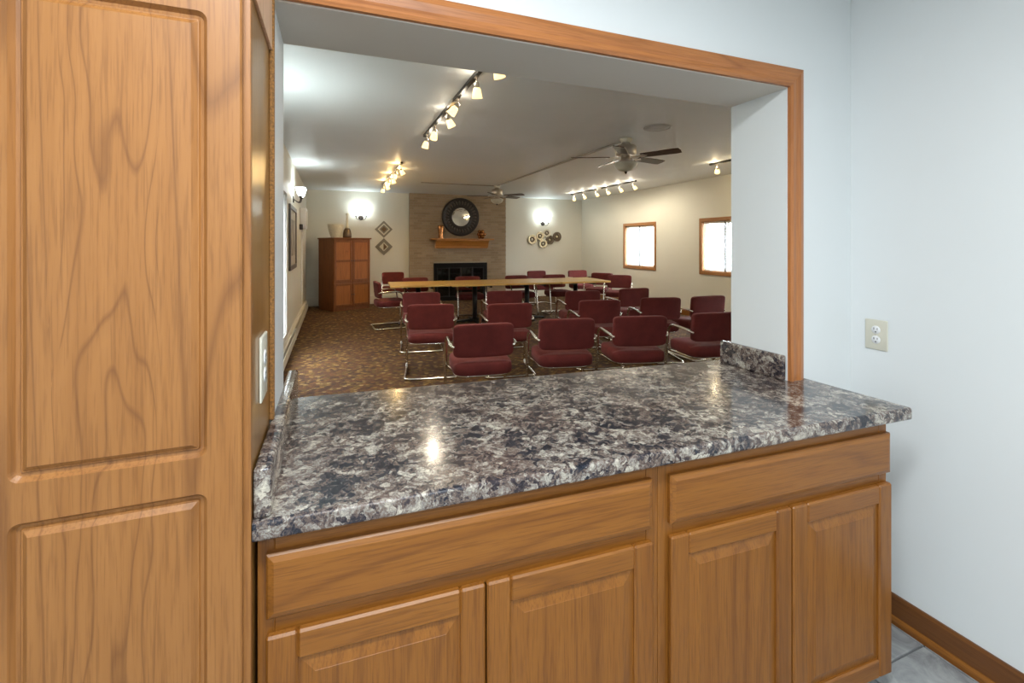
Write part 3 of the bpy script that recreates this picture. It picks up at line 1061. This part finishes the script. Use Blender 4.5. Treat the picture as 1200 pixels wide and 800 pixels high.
# ------------------------------------------------------------------ left wall items
pc = thing('framed_picture', 'dark framed picture hanging under the wall sconce', 'picture', (XL, 7.745, 1.555))
for ya, yb, za, zb in ((-0.585, 0.585, 0.41, 0.475), (-0.585, 0.585, -0.475, -0.41), (-0.585, -0.52, -0.41, 0.41), (0.52, 0.585, -0.41, 0.41)):
    MB().box(0, 0.03, ya, yb, za, zb, 0.004).build('frame_rail', 'picture_frame', pc)
MB().box(0, 0.012, -0.52, 0.52, -0.41, 0.41).build('mat_board', 'picture_mat', pc)
MB().box(0.012, 0.015, -0.36, 0.36, -0.27, 0.27).build('print', 'picture_art', pc)

wu = thing('wall_unit', 'white wall-mounted unit with dangling cord, beside the framed picture', 'wall unit', (XL, 9.75, 1.95))
MB().box(0, 0.11, -0.22, 0.22, -0.20, 0.20, 0.012, None, 2).build('casing', 'white_plastic', wu)
MB().box(0.11, 0.118, -0.16, 0.16, -0.14, 0.14, 0.004).build('front_panel', 'heater_white', wu)
MB().box(0.0, 0.06, -0.34, -0.24, -0.22, -0.12, 0.006).build('switch_box', 'dark_bronze', wu)
MB().tube(fillet([(0.03, 0.12, -0.19), (0.04, 0.16, -0.32), (0.04, 0.05, -0.42), (0.03, -0.02, -0.30), (0.02, 0.0, -0.2)], 0.1, 6), 0.006, 6).build('cord', 'white_plastic', wu)
tag(MB().box(XL, XL + 0.025, 9.93, 9.98, 0.28, 1.75, 0.003).build('wire_raceway', 'white_plastic'), 'white vertical wire raceway below the wall unit', 'raceway')
tag(MB().tube(fillet([(XL + 0.02, 11.3, 0.68), (-0.40, 11.55, 0.66), (-0.28, 11.60, 0.50), (-0.26, 11.60, 0.02)], 0.12, 6), 0.007, 6).build('power_cord', 'heater_white'), 'pale power cord drooping behind the wooden armoire', 'cord')

# ------------------------------------------------------------------ armoire
AW, AD, AH = 0.88, 0.70, 1.60
th = math.radians(27)
arm = thing('armoire', 'cherry wood armoire with six panels standing in the corner', 'armoire', (0.02, 10.62, 0), th)
MB().box(0, AW, 0.02, AD, 0.07, AH - 0.03).build('carcass', 'cherry', arm)
MB().box(0.01, AW - 0.01, 0.03, AD - 0.01, 0.0, 0.07).build('plinth', 'cherry', arm)
MB().box(-0.025, AW + 0.025, -0.015, AD + 0.01, AH - 0.03, AH, 0.006).build('top_board', 'cherry', arm)


def armoire_door(x0, x1, z0, z1, nrow, knob_side):
    d = bpy.data.objects.new('door', None)
    COL.objects.link(d)
    d.parent = arm
    d.location = (x0, 0, z0)
    w, h, sw = x1 - x0, z1 - z0, 0.05
    MB().box(0, sw, 0, 0.02, 0, h, 0.002).build('stile', 'cherry', d)
    MB().box(w - sw, w, 0, 0.02, 0, h, 0.002).build('stile', 'cherry', d)
    ph = (h - sw) / nrow
    for k in range(nrow + 1):
        MB().box(sw, w - sw, 0, 0.02, k * ph, k * ph + sw, 0.002).build('rail', 'cherry', d)
    for k in range(nrow):
        MB().box(sw, w - sw, 0.008, 0.018, k * ph + sw, (k + 1) * ph).build('panel', 'cherry_panel', d)
    kx = w - sw / 2 if knob_side > 0 else sw / 2
    MB().lathe([(0.0001, 0.022), (0.012, 0.018), (0.013, 0.012), (0.006, 0.008), (0.006, 0.0)], 12, Matrix.Translation((kx, 0, h * 0.5)) @ RX).build('knob', 'dark_bronze', d)


wood('cherry_panel', 2, (0.34, 0.118, 0.020), (0.27, 0.09, 0.014), (0.14, 0.042, 0.006), rough=0.6, coat=0.0)
for z0, z1, nr in ((0.09, 0.60, 1), (0.63, AH - 0.05, 2)):
    armoire_door(0.012, AW / 2 - 0.002, z0, z1, nr, 1)
    armoire_door(AW / 2 + 0.002, AW - 0.012, z0, z1, nr, -1)
bw = thing('tapered_bowl', 'large cream tapered bowl on top of the armoire', 'bowl', (0.06, 11.02, AH))
MB().lathe([(0.0001, 0), (0.095, 0.0), (0.10, 0.012), (0.14, 0.12), (0.165, 0.24), (0.17, 0.29), (0.160, 0.29), (0.152, 0.24), (0.128, 0.12), (0.09, 0.02), (0.0001, 0.02)], 32).build('bowl_body', 'bowl_cream', bw)
MB().lathe([(0.165, 0.282), (0.174, 0.286), (0.174, 0.297), (0.158, 0.297), (0.158, 0.286)], 32).build('rim', 'bowl_cream', bw)
bo = thing('long_neck_bottle', 'long-necked dark mosaic bottle on top of the armoire', 'bottle', (0.30, 10.96, AH))
MB().lathe([(0.0001, 0), (0.085, 0), (0.095, 0.02), (0.09, 0.10), (0.075, 0.17), (0.05, 0.215), (0.0001, 0.216)], 24).build('bottle_body', 'mosaic_dark', bo)
MB().lathe([(0.052, 0.212), (0.032, 0.26), (0.024, 0.32), (0.022, 0.50), (0.03, 0.53), (0.03, 0.55), (0.018, 0.55), (0.0001, 0.54)], 20).build('neck', 'disc_pale', bo)

# ------------------------------------------------------------------ tables
def table(label, x, y, rz, w=1.035, d=1.02):
    tb = thing('square_table', label, 'table', (x, y, 0), rz, 'square pedestal tables')
    tp = MB().box(-w / 2, w / 2, -d / 2, d / 2, 0.708, 0.742, 0.004).build('tabletop', 'table_maple', tb)
    MB().box(-0.28, 0.28, -0.28, 0.28, 0.690, 0.708, 0.003).build('mounting_plate', 'black_metal', tb)
    for sx in (-1, 1):
        MB().box(sx * 0.20 - 0.02, sx * 0.20 + 0.02, -d / 2 + 0.06, d / 2 - 0.06, 0.672, 0.706, 0.002).build('support_rail', 'black_metal', tb)
    MB().tube([(0, 0, 0.03), (0, 0, 0.69)], 0.045, 16).build('pedestal', 'black_metal', tb)
    base = MB()
    for k in range(2):
        base.prism([(-0.35, 0.012), (-0.35, 0.032), (-0.05, 0.06), (0.05, 0.06), (0.35, 0.032), (0.35, 0.012)], 'y', -0.04, 0.04, Matrix.Rotation(k * PI / 2, 4, 'Z'))
    base.build('cross_base', 'black_metal', tb)
    for k in range(4):
        a = k * PI / 2
        MB().lathe([(0.018, 0.0), (0.022, 0.004), (0.018, 0.013)], 10, Matrix.Translation((0.33 * math.cos(a), 0.33 * math.sin(a), 0))).build('foot_glide', 'black_metal', tb)


rzt = math.radians(-3.5)
table('maple-top pedestal table at the armoire end of the table line', 1.46, 8.50, rzt, 1.03, 0.92)
table('maple-top pedestal table second from the armoire end', 2.50, 8.37, rzt)
table('maple-top pedestal table third from the armoire end', 3.545, 8.31, rzt)
table('maple-top pedestal table at the window end of the table line', 4.59, 8.25, rzt)

# ------------------------------------------------------------------ chairs
def chair_meshes():
    out = {}

    def back_shape(x, y, z):
        # curved in plan, leaning back, fuller in the middle
        y2 = y + 0.22 * x * x * 1.2
        lean = -0.10 * z
        return (x, y2 + lean, z)
    b = MB().pillow(0.505, 0.066, 0.275, 0.22, 0.30, 40, 16, Matrix.Translation((0, -0.205, 0.668)), back_shape)
    out['backrest'] = (b, 'maroon_fabric')

    def seat_shape(x, y, z):
        if z > 0:
            z *= 1.0 - 0.30 * math.exp(-((x / 0.16) ** 2 + ((y - 0.02) / 0.16) ** 2))
            z -= 0.018 * math.exp(-((y + 0.16) / 0.03) ** 2) * (0.4 + abs(x) * 2)
        z += 0.02 * (y > 0.12) * -(y - 0.12) * 2
        return (x, y, z)
    s = MB().pillow(0.505, 0.50, 0.128, 0.38, 0.34, 40, 14, Matrix.Translation((0, 0.015, 0.435)), seat_shape)
    out['seat'] = (s, 'maroon_fabric')
    # one continuous chrome tube: arm - front leg - floor runner - rear crossbar and the same mirrored
    half = [(-0.245, -0.21, 0.615), (-0.272, -0.17, 0.635), (-0.275, 0.18, 0.645), (-0.278, 0.275, 0.02), (-0.278, -0.27, 0.0150)]
    path = half + [(-x, y, z) for x, y, z in half[::-1]]
    rads = [0, 0.02, 0.10, 0.07, 0.07, 0.07, 0.07, 0.10, 0.02, 0]
    out['frame'] = (MB().tube(fillet(path, rads, 6), 0.0145, 10), 'chrome')
    sup = [(-0.272, 0.225, 0.375), (-0.235, 0.10, 0.372), (-0.225, -0.19, 0.372), (0.225, -0.19, 0.372), (0.235, 0.10, 0.372), (0.272, 0.225, 0.375)]
    out['seat_support'] = (MB().tube(fillet(sup, [0, 0.05, 0.12, 0.12, 0.05, 0], 6), 0.0105, 8), 'chrome')
    return {k: b_.mesh(k, mt_) for k, (b_, mt_) in out.items()}


CHM = chair_meshes()
BACK_Y = -0.205 - 0.014


def chair(label, bx_, by_, rz_deg, group):
    """bx_, by_ = where the middle of the backrest stands on plan"""
    a = math.radians(rz_deg)
    ox = bx_ - (-math.sin(a) * BACK_Y)
    oy = by_ - (math.cos(a) * BACK_Y)
    c = thing('cantilever_chair', label, 'chair', (ox, oy, 0), a, group)
    for k, me_ in CHM.items():
        o = bpy.data.objects.new(k, me_)
        o.parent = c
        COL.objects.link(o)
    return c


g1, g2, g3 = 'chairs in the row by the counter', 'chairs in the middle row', 'chairs in the row before the tables'
base_l = 'maroon chrome-framed armchair in the row next to the counter, '
for lab, x, y, r in (('first from the heater wall', 1.158, 3.605, -8), ('second from the heater wall', 1.916, 3.587, -13),
                     ('third from the heater wall', 2.605, 3.472, -15), ('nearest the windows', 3.42, 3.385, -10)):
    chair(base_l + lab, x, y, r, g1)
base_l = 'maroon chrome-framed armchair in the second row from the counter, '
for lab, x, y, r in (('first from the heater wall', 0.993, 4.983, -11), ('second from the heater wall', 1.822, 4.738, -9), ('third from the heater wall', 2.913, 4.644, -13),
                     ('fourth from the heater wall', 3.748, 4.594, -16), ('nearest the windows', 4.43, 4.52, -3)):
    chair(base_l + lab, x, y, r, g2)
base_l = 'maroon chrome-framed armchair in the row just before the tables, '
for lab, x, y, r in (('first from the heater wall', 1.119, 6.253, -9), ('second from the heater wall', 2.247, 6.058, -10), ('third from the heater wall', 3.273, 5.659, -12), ('nearest the windows', 4.175, 5.708, -2)):
    chair(base_l + lab, x, y, r, g3)
g4 = 'chairs behind the tables'
for lab, x, y, r in (('maroon armchair at the tables in front of the armoire, facing the counter', 1.50, 9.10, 183),
                     ('maroon armchair behind the tables in front of the fireplace', 2.55, 9.05, 176),
                     ('maroon armchair behind the tables under the round metal discs, fireplace side', 3.58, 8.98, 182),
                     ('maroon armchair behind the tables under the round metal discs, window side', 4.44, 8.93, 178)):
    chair(lab, x, y, r, g4)
g5 = 'chairs along the far walls'
for lab, x, y, r in (('maroon armchair against the back wall between armoire and fireplace', 1.31, 11.05, 178),
                     ('maroon armchair by the back wall between the fireplace and the window corner', 4.66, 10.35, 184),
                     ('maroon armchair against the back wall in the window corner', 5.72, 10.2, 176),
                     ('maroon armchair at the window end of the tables, nearer the corner', 5.73, 9.05, 128),
                     ('maroon armchair turned toward the window end of the tables', 5.68, 8.30, 140),
                     ('maroon armchair at the armoire end of the tables, turned sideways', 0.70, 8.34, -86)):
    chair(lab, x, y, r, g5)

# ------------------------------------------------------------------ ceiling fans
def fan(label, x, y, ang):
    f = thing('ceiling_fan', label, 'ceiling fan', (x, y, ZC), 0, 'ceiling fans')
    MB().lathe([(0.0001, 0.0), (0.075, 0.0), (0.075, -0.015), (0.06, -0.03), (0.05, -0.055), (0.0001, -0.055)], 24).build('canopy', 'heater_white', f)
    MB().lathe([(0.05, -0.045), (0.055, -0.07), (0.11, -0.085), (0.125, -0.10), (0.125, -0.19), (0.11, -0.205), (0.07, -0.215), (0.0001, -0.215)], 28).build('motor_housing', 'nickel', f)
    MB().lathe([(0.06, -0.21), (0.055, -0.25), (0.075, -0.27), (0.11, -0.285), (0.12, -0.30), (0.0001, -0.30)], 24).build('switch_housing', 'nickel', f)
    MB().lathe([(0.135, -0.295), (0.14, -0.305), (0.125, -0.345), (0.085, -0.385), (0.03, -0.40), (0.0001, -0.401)], 28).build('glass_bowl', 'bowl_glass', f)
    MB().lathe([(0.0001, -0.395), (0.014, -0.40), (0.018, -0.41), (0.008, -0.425), (0.0001, -0.432)], 12).build('finial', 'dark_bronze', f)
    for k in range(5):
        a = math.radians(ang + 72 * k)
        M = Matrix.Rotation(a, 4, 'Z') @ Matrix.Translation((0, 0, -0.225)) @ Matrix.Rotation(math.radians(-12), 4, 'X')
        outline = [(0.20, -0.055), (0.30, -0.062), (0.60, -0.07), (0.655, -0.06), (0.665, 0.0), (0.655, 0.06), (0.60, 0.07), (0.30, 0.062), (0.20, 0.055)]
        b = MB().prism(outline, 'z', -0.004, 0.004, M).build('blade', 'blade_wood', f)
        br_ = MB().prism([(0.08, -0.02), (0.16, -0.012), (0.22, -0.035), (0.27, 0.0), (0.22, 0.035), (0.16, 0.012), (0.08, 0.02)], 'z', -0.011, -0.004, M)
        br_.build('blade_iron', 'nickel', b)


fan('five-blade dark wood ceiling fan with glass bowl, near round ceiling speaker', 3.32, 4.72, -60)
fan('five-blade dark wood ceiling fan with glass bowl, near the fireplace', 3.36, 9.55, -50)
tag(MB().box(3.325, 3.355, 4.80, 9.47, ZC - 0.022, ZC, 0.002).build('ceiling_raceway', 'raceway_beige'), 'beige surface raceway running between the two ceiling fans', 'raceway')
tag(MB().box(1.7, 3.28, 9.53, 9.56, ZC - 0.016, ZC, 0.002).build('ceiling_raceway', 'raceway_beige'), 'beige surface raceway leading from the fireplace fan toward the wall', 'raceway')
spk = thing('ceiling_speaker', 'round flush grey speaker grille in the ceiling beside fan', 'speaker', (3.33, 4.15, ZC))
MB().lathe([(0.125, 0.0), (0.13, -0.006), (0.145, -0.008), (0.15, 0.0)], 36).build('trim_ring', 'grille_grey', spk)
MB().lathe([(0.0001, -0.004), (0.06, -0.0045), (0.126, -0.003), (0.126, 0.0)], 36).build('grille', 'grille_grey', spk)

# ------------------------------------------------------------------ track lights
def track(label, x, y0, y1, ys, aims, warm=(1.0, 0.86, 0.66), watts=30, point_w=0.5, shade='warm_shade', head_x=None):
    t_ = thing('track_light', label, 'track light', (x, (y0 + y1) / 2, ZC))
    ym = (y0 + y1) / 2
    MB().box(-0.018, 0.018, y0 - ym, y1 - ym, -0.03, 0.0, 0.003).build('rail', 'rail_black', t_)
    MB().box(-0.025, 0.025, -0.09, 0.09, -0.038, 0.0, 0.003).build('power_feed', 'nickel', t_)
    for y, (ax, ay) in zip(ys, aims):
        yl = y - ym
        dirv = Vector((ax, ay, -1.0)).normalized()
        piv = Vector((0, yl, -0.085))
        rot = Vector((0, 0, -1)).rotation_difference(dirv).to_matrix().to_4x4()
        M = Matrix.Translation(piv) @ rot
        hd = MB()
        hd.box(-0.012, 0.012, yl - 0.03, yl + 0.03, -0.042, -0.03, 0.002)
        hd.tube([(0, yl, -0.04), (0, yl, -0.085)], 0.006, 8)
        hd.lathe([(0.0001, 0.012), (0.016, 0.010), (0.020, 0.0), (0.022, -0.03), (0.0001, -0.03)], 16, M)
        h = hd.build('lamp_head', 'nickel', t_)
        MB().lathe([(0.020, -0.026), (0.030, -0.045), (0.038, -0.095), (0.040, -0.105), (0.034, -0.105), (0.030, -0.09), (0.0001, -0.085)], 18, M).build('glass_shade', shade, h)
        lp = piv + dirv * 0.115
        e = light('track_spot', 'SPOT', tuple(lp), watts, warm, 0.03, spot=math.radians(125), blend=0.8, parent=t_)
        e.rotation_euler = Vector((0, 0, -1)).rotation_difference(dirv).to_euler()
        if point_w:
            light('track_glow', 'POINT', tuple(piv + Vector((0.05 if ax <= 0 else -0.05, 0.0, 0.005))), point_w, warm, 0.02, parent=t_)


track('black track light with six warm glass heads beside the pass-through', 1.0, 2.70, 5.40, [2.86, 3.30, 3.85, 4.25, 4.80, 5.25],
      [(0.3, 0.1), (0.1, 0.2), (-0.7, 0.2), (0.6, 0.3), (-0.2, -0.2), (-0.2, 0.1)])
track('track light with bright warm heads in front of the armoire', 1.0, 7.30, 10.2, [7.45, 7.95, 8.5, 9.0, 9.5, 10.05],
      [(0.5, 0.1), (-0.4, 0.1), (0.3, 0.2), (-0.4, 0.2), (0.4, 0.3), (-0.2, 0.5)], (1.0, 0.66, 0.28), 24, 2.6)
track('track light near the windowed wall in the far corner', 5.66, 7.70, 10.4, [7.80, 8.27, 8.76, 9.22, 9.77, 10.23],
      [(0.9, 0.0), (0.8, 0.1), (0.7, -0.1), (0.8, 0.1), (0.7, 0.3), (0.3, 0.6)], (1.0, 0.88, 0.68), 24, 2.4)
track('track light near the windowed wall with its end beside the jamb', 5.60, 3.00, 5.70, [3.15, 3.62, 4.1, 4.6, 5.08, 5.55],
      [(0.9, 0.0), (0.8, 0.1), (0.7, -0.1), (0.8, 0.1), (0.9, 0.5), (0.8, 0.8)], (1.0, 0.80, 0.48), 22, 1.8)
